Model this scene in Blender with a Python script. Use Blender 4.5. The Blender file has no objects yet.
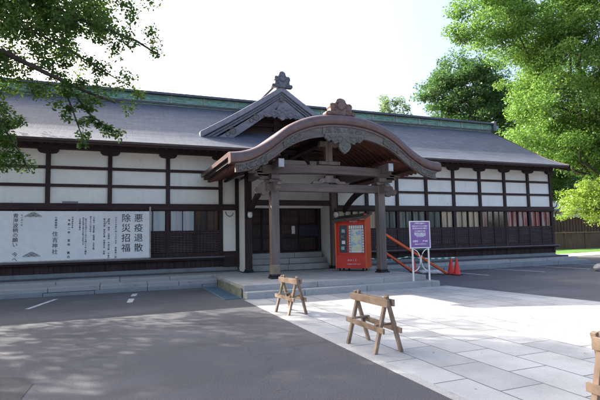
import bpy, math, random
import numpy as np
from mathutils import Vector, Matrix
random.seed(7); rng = np.random.default_rng(11)
S = bpy.context.scene; COL = S.collection
PI = math.pi; R = math.radians

# ------------------------------------------------------------------ camera
PITCH, YAW, ROLL, EYE = R(4.6), R(21.5), 0.02, 1.55
f = Vector((math.sin(YAW)*math.cos(PITCH), math.cos(YAW)*math.cos(PITCH), math.sin(PITCH)))
r0 = Vector((math.cos(YAW), -math.sin(YAW), 0)); u0 = r0.cross(f)
r = r0*math.cos(ROLL) - u0*math.sin(ROLL); u = u0*math.cos(ROLL) + r0*math.sin(ROLL)
cd = bpy.data.cameras.new('camera'); cam = bpy.data.objects.new('camera', cd); COL.objects.link(cam)
m3 = Matrix((r, u, -f)).transposed()
cam.matrix_world = Matrix.Translation((0, 0, EYE)) @ m3.to_4x4()
cd.sensor_width = 36; cd.lens = 27.6; cd.clip_end = 3000; cd.clip_start = 0.05
S.camera = cam

# ------------------------------------------------------------------ light
SD = Vector((-1.12, 1.2, 1.0)).normalized()          # towards the sun
w = bpy.data.worlds.new('World'); S.world = w; w.use_nodes = True
nt = w.node_tree; bg = nt.nodes['Background']
sky = nt.nodes.new('ShaderNodeTexSky'); sky.sky_type = 'NISHITA'; sky.sun_disc = False
sky.sun_elevation = math.asin(SD.z); sky.sun_rotation = math.atan2(SD.x, SD.y)
sky.air_density = 1.0; sky.dust_density = 9.0; sky.ozone_density = 2.0; sky.altitude = 50
nt.links.new(sky.outputs[0], bg.inputs[0]); bg.inputs[1].default_value = 0.15
ld = bpy.data.lights.new('sun', 'SUN'); ld.energy = 3.9; ld.angle = R(0.55); ld.color = (1, .94, .84)
lo = bpy.data.objects.new('sun', ld); COL.objects.link(lo)
lo.rotation_euler = (-SD).to_track_quat('-Z', 'Y').to_euler()
S.view_settings.view_transform = 'Standard'; S.view_settings.look = 'None'
S.view_settings.exposure = 2.0; S.view_settings.gamma = 1
S.view_settings.use_curve_mapping = False

# ------------------------------------------------------------------ materials
def newmat(name):
    m = bpy.data.materials.new(name); m.use_nodes = True
    return m, m.node_tree, m.node_tree.nodes['Principled BSDF']
def mixc(t, a, b, fac, mode='MIX'):
    n = t.nodes.new('ShaderNodeMix'); n.data_type = 'RGBA'; n.blend_type = mode
    for sock, v in ((n.inputs[6], a), (n.inputs[7], b), (n.inputs[0], fac)):
        if hasattr(v, 'links') or hasattr(v, 'is_output'): t.links.new(v, sock)
        elif isinstance(v, (tuple, list)): sock.default_value = (*v[:3], 1)
        else: sock.default_value = v
    return n.outputs[2]
def ramp(t, src, a, b, c0=(0,0,0), c1=(1,1,1)):
    n = t.nodes.new('ShaderNodeValToRGB'); n.color_ramp.elements[0].position = a; n.color_ramp.elements[1].position = b
    n.color_ramp.elements[0].color = (*c0, 1); n.color_ramp.elements[1].color = (*c1, 1)
    t.links.new(src, n.inputs[0]); return n.outputs[0]
def coords(t, scale=(1,1,1), kind='Object', rot=(0,0,0)):
    tc = t.nodes.new('ShaderNodeTexCoord'); mp = t.nodes.new('ShaderNodeMapping')
    mp.inputs['Scale'].default_value = scale; mp.inputs['Rotation'].default_value = rot
    t.links.new(tc.outputs[kind], mp.inputs[0]); return mp.outputs[0]
def noise(t, vec, scale, detail=4, rough=.55):
    n = t.nodes.new('ShaderNodeTexNoise'); n.inputs['Scale'].default_value = scale
    n.inputs['Detail'].default_value = detail; n.inputs['Roughness'].default_value = rough
    t.links.new(vec, n.inputs['Vector']); return n.outputs['Fac']
def bump(t, b, src, strength=.3, dist=.01):
    n = t.nodes.new('ShaderNodeBump'); n.inputs['Strength'].default_value = strength; n.inputs['Distance'].default_value = dist
    t.links.new(src, n.inputs['Height']); t.links.new(n.outputs[0], b.inputs['Normal'])
def mul(c, k): return tuple(min(1, x*k) for x in c)
def surf(name, col, rough=.7, var=.35, scale=6, stretch=(1,1,1), bmp=.2, spec=.5, metal=0, col2=None, dist=.004):
    m, t, b = newmat(name); v = coords(t, stretch)
    n1 = noise(t, v, scale, 6); n2 = noise(t, coords(t), .8, 3)
    c = mixc(t, mul(col, 1-var), col2 or mul(col, 1+var), ramp(t, n1, .3, .7))
    c = mixc(t, c, mul(col, .75), ramp(t, n2, .45, .75, (0,0,0), (.5,.5,.5)))
    t.links.new(c, b.inputs['Base Color']); b.inputs['Roughness'].default_value = rough
    b.inputs['Metallic'].default_value = metal; b.inputs['Specular IOR Level'].default_value = spec
    if bmp: bump(t, b, n1, bmp, dist)
    return m
M = {}
M['dark_wood'] = surf('dark_wood', (.046,.027,.028), .7, .45, 9, (1,1,.12), .25, .25)
M['dark_wood_h'] = surf('dark_wood_horizontal', (.046,.027,.028), .7, .45, 9, (.12,1,1), .25, .25)
M['louver'] = surf('louver_wood', (.095,.063,.066), .7, .5, 8, (.15,1,1), .2)
M['aged_wood'] = surf('aged_wood', (.15,.115,.105), .75, .4, 10, (1,1,.08), .35)
M['aged_wood_h'] = surf('aged_wood_horizontal', (.125,.095,.088), .75, .4, 10, (.08,1,1), .35)
M['sill_wood'] = surf('grey_sill_wood', (.13,.115,.12), .7, .4, 8, (.08,1,1), .3)
M['rib_wood'] = surf('red_brown_wood', (.16,.062,.045), .7, .35, 8, (.2,1,1), .2)
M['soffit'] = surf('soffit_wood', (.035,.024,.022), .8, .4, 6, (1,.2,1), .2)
M['board'] = surf('gable_board', (.125,.105,.10), .75, .35, 10, (.1,1,1), .3)
M['carve'] = surf('carved_relief', (.125,.12,.11), .75, .45, 18, (1,1,1), .6)
M['gable_paint'] = surf('weathered_grey_board', (.17,.165,.19), .6, .3, 9, (.2,1,1), .3)
M['copper'] = surf('brown_copper', (.13,.082,.078), .36, .2, 7, (1,1,1), .12, .5, .3)
M['verdigris'] = surf('verdigris', (.24,.34,.30), .75, .4, 7, (.6,1,3), .3, col2=(.36,.50,.44))
M['ridge_cap'] = surf('dark_ridge_cap', (.06,.065,.075), .5, .3, 6)
M['finial'] = surf('grey_clay', (.12,.125,.15), .6, .35, 10, bmp=.5)
M['finial_b'] = surf('brown_clay', (.16,.095,.085), .6, .35, 10, bmp=.5)
M['metal_dark'] = surf('dark_base_metal', (.03,.03,.04), .45, .3, 12, metal=.5)
M['iron'] = surf('iron', (.05,.055,.06), .5, .3, 12, metal=.7)
M['grate'] = surf('grey_grate', (.13,.2,.25), .5, .3, 12, metal=.3)
M['orange'] = surf('orange_paint', (.72,.10,.02), .45, .12, 8, bmp=.05)
M['red'] = surf('red_paint', (.62,.035,.02), .45, .12, 6, bmp=.05)
M['cone'] = surf('cone_plastic', (.75,.035,.025), .5, .12, 8, bmp=.05)
M['rubber'] = surf('black_rubber', (.02,.02,.02), .8, .3, 12)
M['purple'] = surf('purple_board', (.23,.11,.32), .4, .1, 4, bmp=.03)
M['white_paint'] = surf('white_paint', (.75,.75,.73), .45, .06, 6, bmp=.05)
M['paper'] = surf('white_paper', (.78,.78,.76), .6, .05, 5, bmp=.03)
M['ink'] = surf('black_ink', (.05,.05,.06), .6, .1, 5, bmp=0)
M['white_ink'] = surf('white_lettering', (.8,.78,.8), .6, .05, 5, bmp=0)
M['blue_ink'] = surf('map_blue', (.2,.42,.62), .5, .3, 5, bmp=0, col2=(.55,.66,.4))
M['roof_dark'] = surf('dark_brown_sheet', (.06,.035,.03), .5, .3, 6)
M['horse'] = surf('raw_lumber', (.235,.155,.105), .85, .45, 14, (.3,.3,.3), .5, col2=(.36,.265,.19))
M['moss'] = surf('mossy_concrete', (.16,.17,.12), .9, .4, 8, bmp=.5, dist=.01)
M['bag'] = surf('white_sack', (.62,.6,.6), .8, .15, 9, bmp=.4, dist=.01)
M['fence'] = surf('brown_fence_wood', (.16,.09,.05), .75, .35, 8, (1,1,.15), .3)
M['green_tile'] = surf('green_grey_tile', (.17,.24,.24), .55, .25, 6, (4,1,1), .5)
M['bark'] = surf('bark', (.055,.042,.034), .9, .4, 14, (1,1,.3), .8, dist=.02)
M['rock'] = surf('grey_rock', (.3,.29,.28), .85, .35, 6, bmp=.7, dist=.02)
M['white_end'] = surf('faded_white_end', (.42,.43,.46), .7, .2, 8)
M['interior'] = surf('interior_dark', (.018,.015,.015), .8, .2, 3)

def make_plaster():
    m, t, b = newmat('white_plaster'); v = coords(t)
    n1 = noise(t, v, .9, 5, .6); n2 = noise(t, coords(t, (2.2,2.2,2.2)), 1.6, 8, .75); n3 = noise(t, coords(t, (5,5,.5)), 1.5, 5)
    c = mixc(t, (.87,.855,.81), (.79,.775,.73), ramp(t, n1, .4, .7))
    c = mixc(t, c, (.5,.49,.43), ramp(t, n2, .61, .68, (0,0,0), (.5,.5,.5)))
    c = mixc(t, c, (.55,.54,.50), ramp(t, n3, .55, .8, (0,0,0), (.35,.35,.35)))
    t.links.new(c, b.inputs['Base Color']); b.inputs['Roughness'].default_value = .85; bump(t, b, n2, .1, .004)
    return m
M['plaster'] = make_plaster()
def make_roof():
    m, t, b = newmat('slate_shingles'); v = coords(t)
    sx = t.nodes.new('ShaderNodeSeparateXYZ'); t.links.new(v, sx.inputs[0])
    k = t.nodes.new('ShaderNodeMath'); k.operation = 'MULTIPLY'; k.inputs[1].default_value = 1.17; t.links.new(sx.outputs[1], k.inputs[0])
    cb = t.nodes.new('ShaderNodeCombineXYZ'); t.links.new(sx.outputs[0], cb.inputs[0]); t.links.new(k.outputs[0], cb.inputs[1])
    br = t.nodes.new('ShaderNodeTexBrick'); t.links.new(cb.outputs[0], br.inputs['Vector'])
    br.inputs['Scale'].default_value = 1; br.inputs['Brick Width'].default_value = .42; br.inputs['Row Height'].default_value = .145
    br.inputs['Mortar Size'].default_value = .012; br.inputs['Mortar Smooth'].default_value = .4; br.inputs['Bias'].default_value = 0
    br.inputs['Color1'].default_value = (.072,.085,.115,1); br.inputs['Color2'].default_value = (.11,.125,.16,1); br.inputs['Mortar'].default_value = (.05,.05,.06,1)
    n = noise(t, v, 1.3, 5); c = mixc(t, br.outputs['Color'], (.07,.078,.095), ramp(t, n, .4, .75, (0,0,0), (.55,.55,.55)))
    n2 = noise(t, coords(t, (3,.5,1)), 2, 5); c = mixc(t, c, (.145,.15,.165), ramp(t, n2, .55, .8, (0,0,0), (.5,.5,.5)))
    t.links.new(c, b.inputs['Base Color']); b.inputs['Roughness'].default_value = .68; b.inputs['Specular IOR Level'].default_value = .3
    # shingle step: height falls along each course
    md = t.nodes.new('ShaderNodeMath'); md.operation = 'MODULO'; md.inputs[1].default_value = .145; t.links.new(k.outputs[0], md.inputs[0])
    mi = t.nodes.new('ShaderNodeMath'); mi.operation = 'MULTIPLY_ADD'; mi.inputs[1].default_value = -3.0; mi.inputs[2].default_value = 1.0; t.links.new(md.outputs[0], mi.inputs[0])
    ml = t.nodes.new('ShaderNodeMath'); ml.operation = 'SUBTRACT'; t.links.new(mi.outputs[0], ml.inputs[0]); t.links.new(br.outputs['Fac'], ml.inputs[1])
    bump(t, b, ml.outputs[0], .45, .012); return m
M['roof'] = make_roof()
def make_asphalt(name, c0, c1):
    m, t, b = newmat(name); v = coords(t)
    n1 = noise(t, v, 75, 5, .85); n2 = noise(t, v, .35, 5, .6); n3 = noise(t, coords(t, (.25,1.3,1)), .7, 5, .6); n4 = noise(t, v, 28, 4, .7)
    c = mixc(t, c0, c1, ramp(t, n1, .42, .6)); c = mixc(t, c, mul(c1, 1.35), ramp(t, n2, .45, .75, (0,0,0), (.6,.6,.6)))
    c = mixc(t, c, mul(c0, .75), ramp(t, n3, .52, .7, (0,0,0), (.6,.6,.6)))
    vo = t.nodes.new('ShaderNodeTexVoronoi'); vo.feature = 'DISTANCE_TO_EDGE'; vo.inputs['Scale'].default_value = .35
    wv = t.nodes.new('ShaderNodeTexNoise'); wv.inputs['Scale'].default_value = 1.1; wv.inputs['Detail'].default_value = 6; t.links.new(v, wv.inputs['Vector'])
    vm = t.nodes.new('ShaderNodeVectorMath'); vm.operation = 'MULTIPLY_ADD'; vm.inputs[1].default_value = (1.5,1.5,0); t.links.new(wv.outputs['Color'], vm.inputs[0]); t.links.new(v, vm.inputs[2]); t.links.new(vm.outputs[0], vo.inputs['Vector'])
    c = mixc(t, c, mul(c0, .45), ramp(t, vo.outputs['Distance'], .0, .006, (.3,.3,.3), (0,0,0)))
    t.links.new(c, b.inputs['Base Color']); b.inputs['Roughness'].default_value = .85
    ad = t.nodes.new('ShaderNodeMath'); ad.operation = 'ADD'; t.links.new(n1, ad.inputs[0]); t.links.new(n4, ad.inputs[1])
    bump(t, b, ad.outputs[0], .8, .009); return m
M['asphalt'] = make_asphalt('asphalt', (.042,.042,.048), (.112,.11,.122))
M['asphalt_patch'] = make_asphalt('asphalt_patch', (.035,.034,.038), (.06,.058,.062))
def make_slabs():
    m, t, b = newmat('granite_slabs'); v = coords(t, (1,1,1), 'Object', (0,0,-PI/2))
    mp = v.node; mp.inputs['Location'].default_value = (0.02, .605-.575+.015, 0)
    br = t.nodes.new('ShaderNodeTexBrick'); t.links.new(v, br.inputs['Vector']); br.offset = .5
    br.inputs['Scale'].default_value = 1; br.inputs['Brick Width'].default_value = .91; br.inputs['Row Height'].default_value = .575
    br.inputs['Mortar Size'].default_value = .009; br.inputs['Mortar Smooth'].default_value = .2
    br.inputs['Color1'].default_value = (.31,.315,.32,1); br.inputs['Color2'].default_value = (.42,.42,.415,1); br.inputs['Mortar'].default_value = (.07,.068,.06,1)
    o = coords(t); n1 = noise(t, o, 90, 3, .7); n2 = noise(t, o, .9, 6, .65)
    c = mixc(t, br.outputs['Color'], (.20,.20,.195), ramp(t, n2, .45, .72, (0,0,0), (.6,.6,.6)))
    c = mixc(t, c, (.13,.13,.135), ramp(t, n1, .55, .72, (0,0,0), (.7,.7,.7)))
    t.links.new(c, b.inputs['Base Color']); b.inputs['Roughness'].default_value = .7
    iv = t.nodes.new('ShaderNodeMath'); iv.operation = 'MULTIPLY_ADD'; iv.inputs[1].default_value = -1; t.links.new(br.outputs['Fac'], iv.inputs[0]); iv.inputs[2].default_value = 1
    bump(t, b, iv.outputs[0], .6, .006); return m
M['slabs'] = make_slabs()
def make_stone(name, col):
    m, t, b = newmat(name); v = coords(t)
    n1 = noise(t, v, 60, 4, .7); n2 = noise(t, v, 1.6, 6, .65); n3 = noise(t, coords(t, (1,1,4)), 3, 6, .7)
    c = mixc(t, mul(col, .8), mul(col, 1.15), ramp(t, n1, .35, .65)); c = mixc(t, c, mul(col, .55), ramp(t, n2, .5, .75, (0,0,0), (.7,.7,.7)))
    c = mixc(t, c, (.12,.13,.09), ramp(t, n3, .58, .75, (0,0,0), (.6,.6,.6)))
    t.links.new(c, b.inputs['Base Color']); b.inputs['Roughness'].default_value = .8; bump(t, b, n2, .3, .01); return m
M['stone'] = make_stone('pale_stone', (.36,.355,.34)); M['stone2'] = make_stone('green_grey_stone', (.24,.26,.27))
M['grit'] = surf('gritty_soil', (.11,.10,.105), .95, .4, 30, bmp=.6, dist=.01)
M['grass'] = surf('grass', (.07,.17,.02), .9, .5, 25, bmp=.8, dist=.03)
M['ground'] = surf('dry_ground', (.13,.13,.09), .95, .4, 2, bmp=.3)
M['lane'] = surf('pale_paving', (.42,.41,.39), .85, .15, 4, bmp=.2)
def make_line():
    m, t, b = newmat('worn_line_paint'); v = coords(t); n = noise(t, v, 14, 7, .75)
    t.links.new(mixc(t, (.62,.61,.6), (.11,.105,.11), ramp(t, n, .5, .6)), b.inputs['Base Color']); b.inputs['Roughness'].default_value = .7
    return m
M['line'] = make_line()
def make_leaf(name, c0, c1, trans):
    m, t, b = newmat(name)
    g = t.nodes.new('ShaderNodeNewGeometry'); n2 = noise(t, coords(t), .55, 3)
    c = mixc(t, c0, c1, g.outputs['Random Per Island']); c = mixc(t, c, mul(c1, 1.25), ramp(t, n2, .45, .7, (0,0,0), (.6,.6,.6)))
    t.nodes.remove(b); o = [x for x in t.nodes if x.type == 'OUTPUT_MATERIAL'][0]
    d = t.nodes.new('ShaderNodeBsdfDiffuse'); tr = t.nodes.new('ShaderNodeBsdfTranslucent'); gl = t.nodes.new('ShaderNodeBsdfGlossy')
    gl.inputs['Roughness'].default_value = .4; gl.inputs['Color'].default_value = (.7,.75,.7,1)
    t.links.new(c, d.inputs['Color']); t.links.new(mixc(t, c, trans, .5), tr.inputs['Color'])
    a = t.nodes.new('ShaderNodeMixShader'); a.inputs[0].default_value = .45; t.links.new(d.outputs[0], a.inputs[1]); t.links.new(tr.outputs[0], a.inputs[2])
    e = t.nodes.new('ShaderNodeMixShader'); e.inputs[0].default_value = .035; t.links.new(a.outputs[0], e.inputs[1]); t.links.new(gl.outputs[0], e.inputs[2])
    t.links.new(e.outputs[0], o.inputs[0]); return m
M['leaf_near'] = make_leaf('leaf_near', (.035,.085,.025), (.085,.15,.04), (.22,.38,.05))
M['leaf_bright'] = make_leaf('leaf_bright', (.05,.125,.03), (.13,.24,.055), (.27,.45,.07))
M['leaf_lime'] = make_leaf('leaf_lime', (.13,.22,.04), (.21,.32,.06), (.42,.55,.06))
M['leaf_mid'] = make_leaf('leaf_mid', (.06,.13,.04), (.11,.20,.06), (.2,.36,.07))
M['leaf_dark'] = make_leaf('leaf_dark', (.022,.06,.022), (.045,.095,.03), (.07,.15,.03))
M['leaf_deep'] = make_leaf('leaf_deep', (.035,.085,.035), (.07,.14,.05), (.13,.25,.06))
M['leaf_pale'] = make_leaf('leaf_pale', (.10,.15,.08), (.15,.21,.11), (.22,.33,.12))
def make_glass():
    m, t, b = newmat('window_glass'); t.nodes.remove(b); o = [x for x in t.nodes if x.type == 'OUTPUT_MATERIAL'][0]
    tr = t.nodes.new('ShaderNodeBsdfTransparent'); gl = t.nodes.new('ShaderNodeBsdfGlossy'); gl.inputs['Roughness'].default_value = .04
    tr.inputs['Color'].default_value = (.95,.96,.95,1)
    lw = t.nodes.new('ShaderNodeFresnel'); lw.inputs['IOR'].default_value = 1.45
    nn = noise(t, coords(t), 1.5, 3); bp = t.nodes.new('ShaderNodeBump'); bp.inputs['Strength'].default_value = .15; bp.inputs['Distance'].default_value = .02
    t.links.new(nn, bp.inputs['Height']); t.links.new(bp.outputs[0], gl.inputs['Normal'])
    mx = t.nodes.new('ShaderNodeMixShader'); ad = t.nodes.new('ShaderNodeMath'); ad.operation = 'MULTIPLY_ADD'; ad.inputs[1].default_value = 1.0; ad.inputs[2].default_value = .0
    t.links.new(lw.outputs[0], ad.inputs[0]); t.links.new(ad.outputs[0], mx.inputs[0])
    t.links.new(tr.outputs[0], mx.inputs[1]); t.links.new(gl.outputs[0], mx.inputs[2]); t.links.new(mx.outputs[0], o.inputs[0]); return m
M['glass'] = make_glass()
def cloth(name, col, col2=None, sc=2.5, a=.5, bb=.55):
    m, t, b = newmat(name); n = noise(t, coords(t, (3,1,.15)), sc, 3)
    t.links.new(mixc(t, col, col2 or mul(col, .7), ramp(t, n, a, bb)), b.inputs['Base Color']); b.inputs['Roughness'].default_value = .9; return m
M['cl_white'] = cloth('paper_blind', (.72,.75,.78), (.62,.66,.7)); M['cl_tan'] = cloth('tan_curtain', (.80,.66,.50), (.66,.53,.42))
M['cl_tree_reflection'] = cloth('grey_green_tree_reflection', (.18,.21,.195), (.32,.35,.32)); M['cl_red'] = cloth('red_white_curtain', (.70,.62,.56), (.60,.20,.17), 3.1, .46, .5)  # the grey green is a painted reflection of trees in the panes
M['cl_brown'] = cloth('brown_screen', (.16,.10,.08), (.08,.07,.08)); M['cl_pale'] = cloth('pale_yellow_screen', (.62,.55,.33), (.5,.45,.3))
m, t, b = newmat('striped_tape'); wv = t.nodes.new('ShaderNodeTexWave'); wv.inputs['Scale'].default_value = 1.3; t.links.new(coords(t, (1,.0,.6)), wv.inputs['Vector'])
t.links.new(mixc(t, (.03,.28,.16), (.75,.76,.74), ramp(t, wv.outputs['Fac'], .48, .52)), b.inputs['Base Color']); M['tape'] = m

# ------------------------------------------------------------------ mesh helpers
def tag(o, label=None, cat=None, group=None, kind=None):
    if label: o['label'] = label
    if cat: o['category'] = cat
    if group: o['group'] = group
    if kind: o['kind'] = kind
    return o
def empty(name, loc=(0,0,0), rz=0, **k):
    o = bpy.data.objects.new(name, None); COL.objects.link(o); o.location = loc; o.rotation_euler = (0,0,rz); o.empty_display_size = .3
    return tag(o, **k)
def rootloc(o):
    while o.parent: o = o.parent
    return Vector(o.location)
class MB:
    def __init__(s): s.v = []; s.f = []; s.smooth = False
    def add(s, vs, fs):
        n = len(s.v); s.v += [tuple(v) for v in vs]; s.f += [tuple(i+n for i in q) for q in fs]; return s
    def box(s, x0, x1, y0, y1, z0, z1):
        if x0 > x1: x0, x1 = x1, x0
        if y0 > y1: y0, y1 = y1, y0
        if z0 > z1: z0, z1 = z1, z0
        return s.add([(x0,y0,z0),(x1,y0,z0),(x1,y1,z0),(x0,y1,z0),(x0,y0,z1),(x1,y0,z1),(x1,y1,z1),(x0,y1,z1)],
                     [(0,3,2,1),(4,5,6,7),(0,1,5,4),(1,2,6,5),(2,3,7,6),(3,0,4,7)])
    def beam(s, a, b, w_, h, up=(0,0,1)):
        a = Vector(a); b = Vector(b); d = (b-a).normalized(); sd = d.cross(Vector(up)).normalized(); uu = sd.cross(d)
        vs = [p + sd*i*w_/2 + uu*j*h/2 for p in (a, b) for i, j in ((-1,-1),(1,-1),(1,1),(-1,1))]
        return s.add(vs, [(3,2,1,0),(4,5,6,7),(0,1,5,4),(1,2,6,5),(2,3,7,6),(3,0,4,7)])
    def tube(s, pts, rad, n=8, cap=True):
        pts = [Vector(p) for p in pts]; rs = rad if isinstance(rad, (list, tuple)) else [rad]*len(pts); vs = []; fs = []
        for i, p in enumerate(pts):
            d = (pts[min(i+1, len(pts)-1)] - pts[max(i-1, 0)]).normalized()
            a = d.cross(Vector((0,0,1)) if abs(d.z) < .9 else Vector((1,0,0))).normalized(); c = d.cross(a)
            vs += [p + (a*math.cos(2*PI*k/n) + c*math.sin(2*PI*k/n))*rs[i] for k in range(n)]
        for i in range(len(pts)-1):
            for k in range(n): fs.append((i*n+k, i*n+(k+1)%n, (i+1)*n+(k+1)%n, (i+1)*n+k))
        if cap: fs += [tuple(range(n-1,-1,-1)), tuple(range((len(pts)-1)*n, len(pts)*n))]
        return s.add(vs, fs)
    def lathe(s, prof, c=(0,0,0), n=20):
        vs = [(c[0]+r_*math.cos(2*PI*k/n), c[1]+r_*math.sin(2*PI*k/n), c[2]+z) for r_, z in prof for k in range(n)]; fs = []
        for i in range(len(prof)-1):
            for k in range(n): fs.append((i*n+k, i*n+(k+1)%n, (i+1)*n+(k+1)%n, (i+1)*n+k))
        fs += [tuple(range(n-1,-1,-1)), tuple(range((len(prof)-1)*n, len(prof)*n))]; return s.add(vs, fs)
    def prismY(s, poly, y0, y1):       # poly of (x,z), clockwise or not
        n = len(poly); vs = [(x,y0,z) for x,z in poly] + [(x,y1,z) for x,z in poly]
        fs = [tuple(range(n)), tuple(range(2*n-1, n-1, -1))] + [(i, n+i, n+(i+1)%n, (i+1)%n) for i in range(n)]
        return s.add(vs, fs)
    def prismX(s, poly, x0, x1):       # poly of (y,z)
        n = len(poly); vs = [(x0,y,z) for y,z in poly] + [(x1,y,z) for y,z in poly]
        fs = [tuple(range(n)), tuple(range(2*n-1, n-1, -1))] + [(i, n+i, n+(i+1)%n, (i+1)%n) for i in range(n)]
        return s.add(vs, fs)
    def grid(s, rows, closed=False):   # rows: list of equal-length point lists
        n = len(rows[0]); vs = [p for rw in rows for p in rw]; fs = []
        for i in range(len(rows)-1):
            for k in range(n if closed else n-1): fs.append((i*n+k, i*n+(k+1)%n, (i+1)*n+(k+1)%n, (i+1)*n+k))
        if closed: fs += [tuple(range(n-1,-1,-1)), tuple(range((len(rows)-1)*n, len(rows)*n))]
        return s.add(vs, fs)
    def build(s, name, mat, parent=None, bevel=0, smooth=False, local=False, **k):
        me = bpy.data.meshes.new(name); off = Vector((0,0,0)) if (parent is None or local) else rootloc(parent)
        me.from_pydata([tuple(Vector(v)-off) for v in s.v], [], s.f); me.update()
        import bmesh
        bm = bmesh.new(); bm.from_mesh(me); bmesh.ops.recalc_face_normals(bm, faces=bm.faces); bm.to_mesh(me); bm.free()
        o = bpy.data.objects.new(name, me); COL.objects.link(o); me.materials.append(M[mat] if isinstance(mat, str) else mat)
        if parent: o.parent = parent
        if smooth:
            for p in me.polygons: p.use_smooth = True
        if bevel:
            bv = o.modifiers.new('bevel', 'BEVEL'); bv.width = bevel; bv.segments = 2; bv.limit_method = 'ANGLE'; bv.angle_limit = R(40)
        return tag(o, **k)
def one(parent, name, mat, x0, x1, y0, y1, z0, z1, bevel=.006, **k): return MB().box(x0,x1,y0,y1,z0,z1).build(name, mat, parent, bevel, **k)
def copy_tree(o, parent=None):
    c = o.copy(); COL.objects.link(c); c.parent = parent
    for ch in list(o.children): copy_tree(ch, c)
    return c
def lettering(body, size, loc, rot, mat, parent, linesp=1.0, align='CENTER', name='lettering', off=0.0, ext=.0015):
    cu = bpy.data.curves.new(name, 'FONT'); cu.body = body; cu.size = size; cu.align_x = align; cu.align_y = 'TOP'
    cu.space_line = linesp; cu.extrude = ext; cu.offset = off; cu.resolution_u = 2
    tmp = bpy.data.objects.new('tmp', cu); COL.objects.link(tmp)
    dg = bpy.context.evaluated_depsgraph_get(); me = bpy.data.meshes.new_from_object(tmp.evaluated_get(dg))
    bpy.data.objects.remove(tmp); o = bpy.data.objects.new(name, me); COL.objects.link(o)
    me.materials.clear(); me.materials.append(M[mat]); o.parent = parent
    o.location = Vector(loc) - (rootloc(parent) if parent else Vector()); o.rotation_euler = rot
    return o

# ------------------------------------------------------------------ setting
MB().add([(-700,-700,-.012),(900,-700,-.012),(900,900,-.012),(-700,900,-.012)], [(0,1,2,3)]).build('ground', 'ground', kind='structure')
MB().add([(-30,-25,0),(45,-25,0),(45,18,0),(36,21.4,0),(22,20.6,0),(21.5,30,0),(-30,30,0)], [tuple(range(7))]).build('parking_lot', 'asphalt', kind='structure')
MB().add([(3.05,-12,.004),(10.6,-12,.004),(10.2,3,.004),(9.82,7.1,.004),(9.2,11.47,.004),(3.05,11.47,.004)], [tuple(range(6))]).build('stone_path', 'slabs', kind='structure')
MB().box(2.93,3.05,-12,11.4,-.05,.006).build('path_edging', 'stone', kind='structure')
MB().add([(-2.6,4.2,.004),(-.95,4.4,.004),(-.86,5.9,.004),(-1.0,6.22,.004),(-1.5,6.5,.004),(-2.7,6.6,.004)], [tuple(range(6))]).build('asphalt_patch', 'asphalt_patch', kind='structure')
lines = MB()
def gl(x0, y0, x1, y1, wd=.055):
    d = Vector((x1-x0, y1-y0, 0)).normalized(); n = Vector((-d.y, d.x, 0))*wd
    a = Vector((x0,y0,.004)); b_ = Vector((x1,y1,.004)); lines.add([a-n,b_-n,b_+n,a+n], [(0,1,2,3)])
gl(-1.97,12.45,-1.57,14.2); gl(.26,12.43,.33,13.2,.07); gl(.38,13.75,.45,14.35,.07); gl(-4.3,12.45,-4.0,14.2)
gl(12.7,13.4,12.6,15.9); gl(15.5,13.4,15.1,16.3); gl(18.0,13.4,17.8,16.2); gl(20.6,13.4,20.4,16.2)
lines.build('parking_line_marks', 'line', kind='structure')
MB().add([(21.2,20.75,.004),(36.5,21.5,.004),(48,20,.004),(48,22.6,.004),(36,24.6,.004),(21.2,22.2,.004)], [tuple(range(6))]).build('lane', 'lane', kind='structure')
MB().grid([[(x, y, .02+.03*math.sin(x*1.3+y)+(.05 if 0 < j < 5 else -.02)) for j, y in enumerate(np.linspace(ya, 29.6, 7))] for x, ya in [(21.5+i*.9, 22.3+min(i,16)*.15) for i in range(30)]]).build('grass', 'grass', smooth=True, kind='structure')
# raised pavement along the hall: two courses of kerb stones with real joints
pv = MB().box(-13,21.3,16.95,18.5,-.05,.38); pv.build('verge', 'grit', kind='structure')
def kerb(x0, x1, y0, y1, z0, z1, mat, seed, step):
    rr = random.Random(seed); b_ = MB(); x = x0
    while x < x1:
        e = min(x1, x + step*rr.uniform(.75,1.25)); dz = rr.uniform(-.008,.008); dy = rr.uniform(-.012,.012)
        b_.box(x+.006, e-.006, y0+dy, y1, z0, z1+dz); x = e
    return b_
kl = kerb(-13, 3.0, 14.98, 15.5, -.05, .095, 'stone2', 3, 1.5).build('kerb_stones_lower', 'stone2', None, .012, kind='structure')
kerb(-13, 3.0, 15.05, 15.86, .1, .235, 'stone', 5, 1.1).build('kerb_stones_upper', 'stone', None, .014, kind='structure')
kerb(-13, 4.1, 15.87, 16.94, .1, .33, 'stone', 8, 1.9).build('paving_strip', 'stone', None, .012, kind='structure')
kerb(8.73, 21.6, 16.0, 16.55, -.05, .16, 'stone2', 13, 1.4).build('kerb_stones_right', 'stone2', None, .014, kind='structure')
kerb(8.2, 21.4, 16.56, 16.94, .0, .3, 'stone', 18, 1.9).build('paving_strip_right', 'stone', None, .012, kind='structure')

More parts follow.
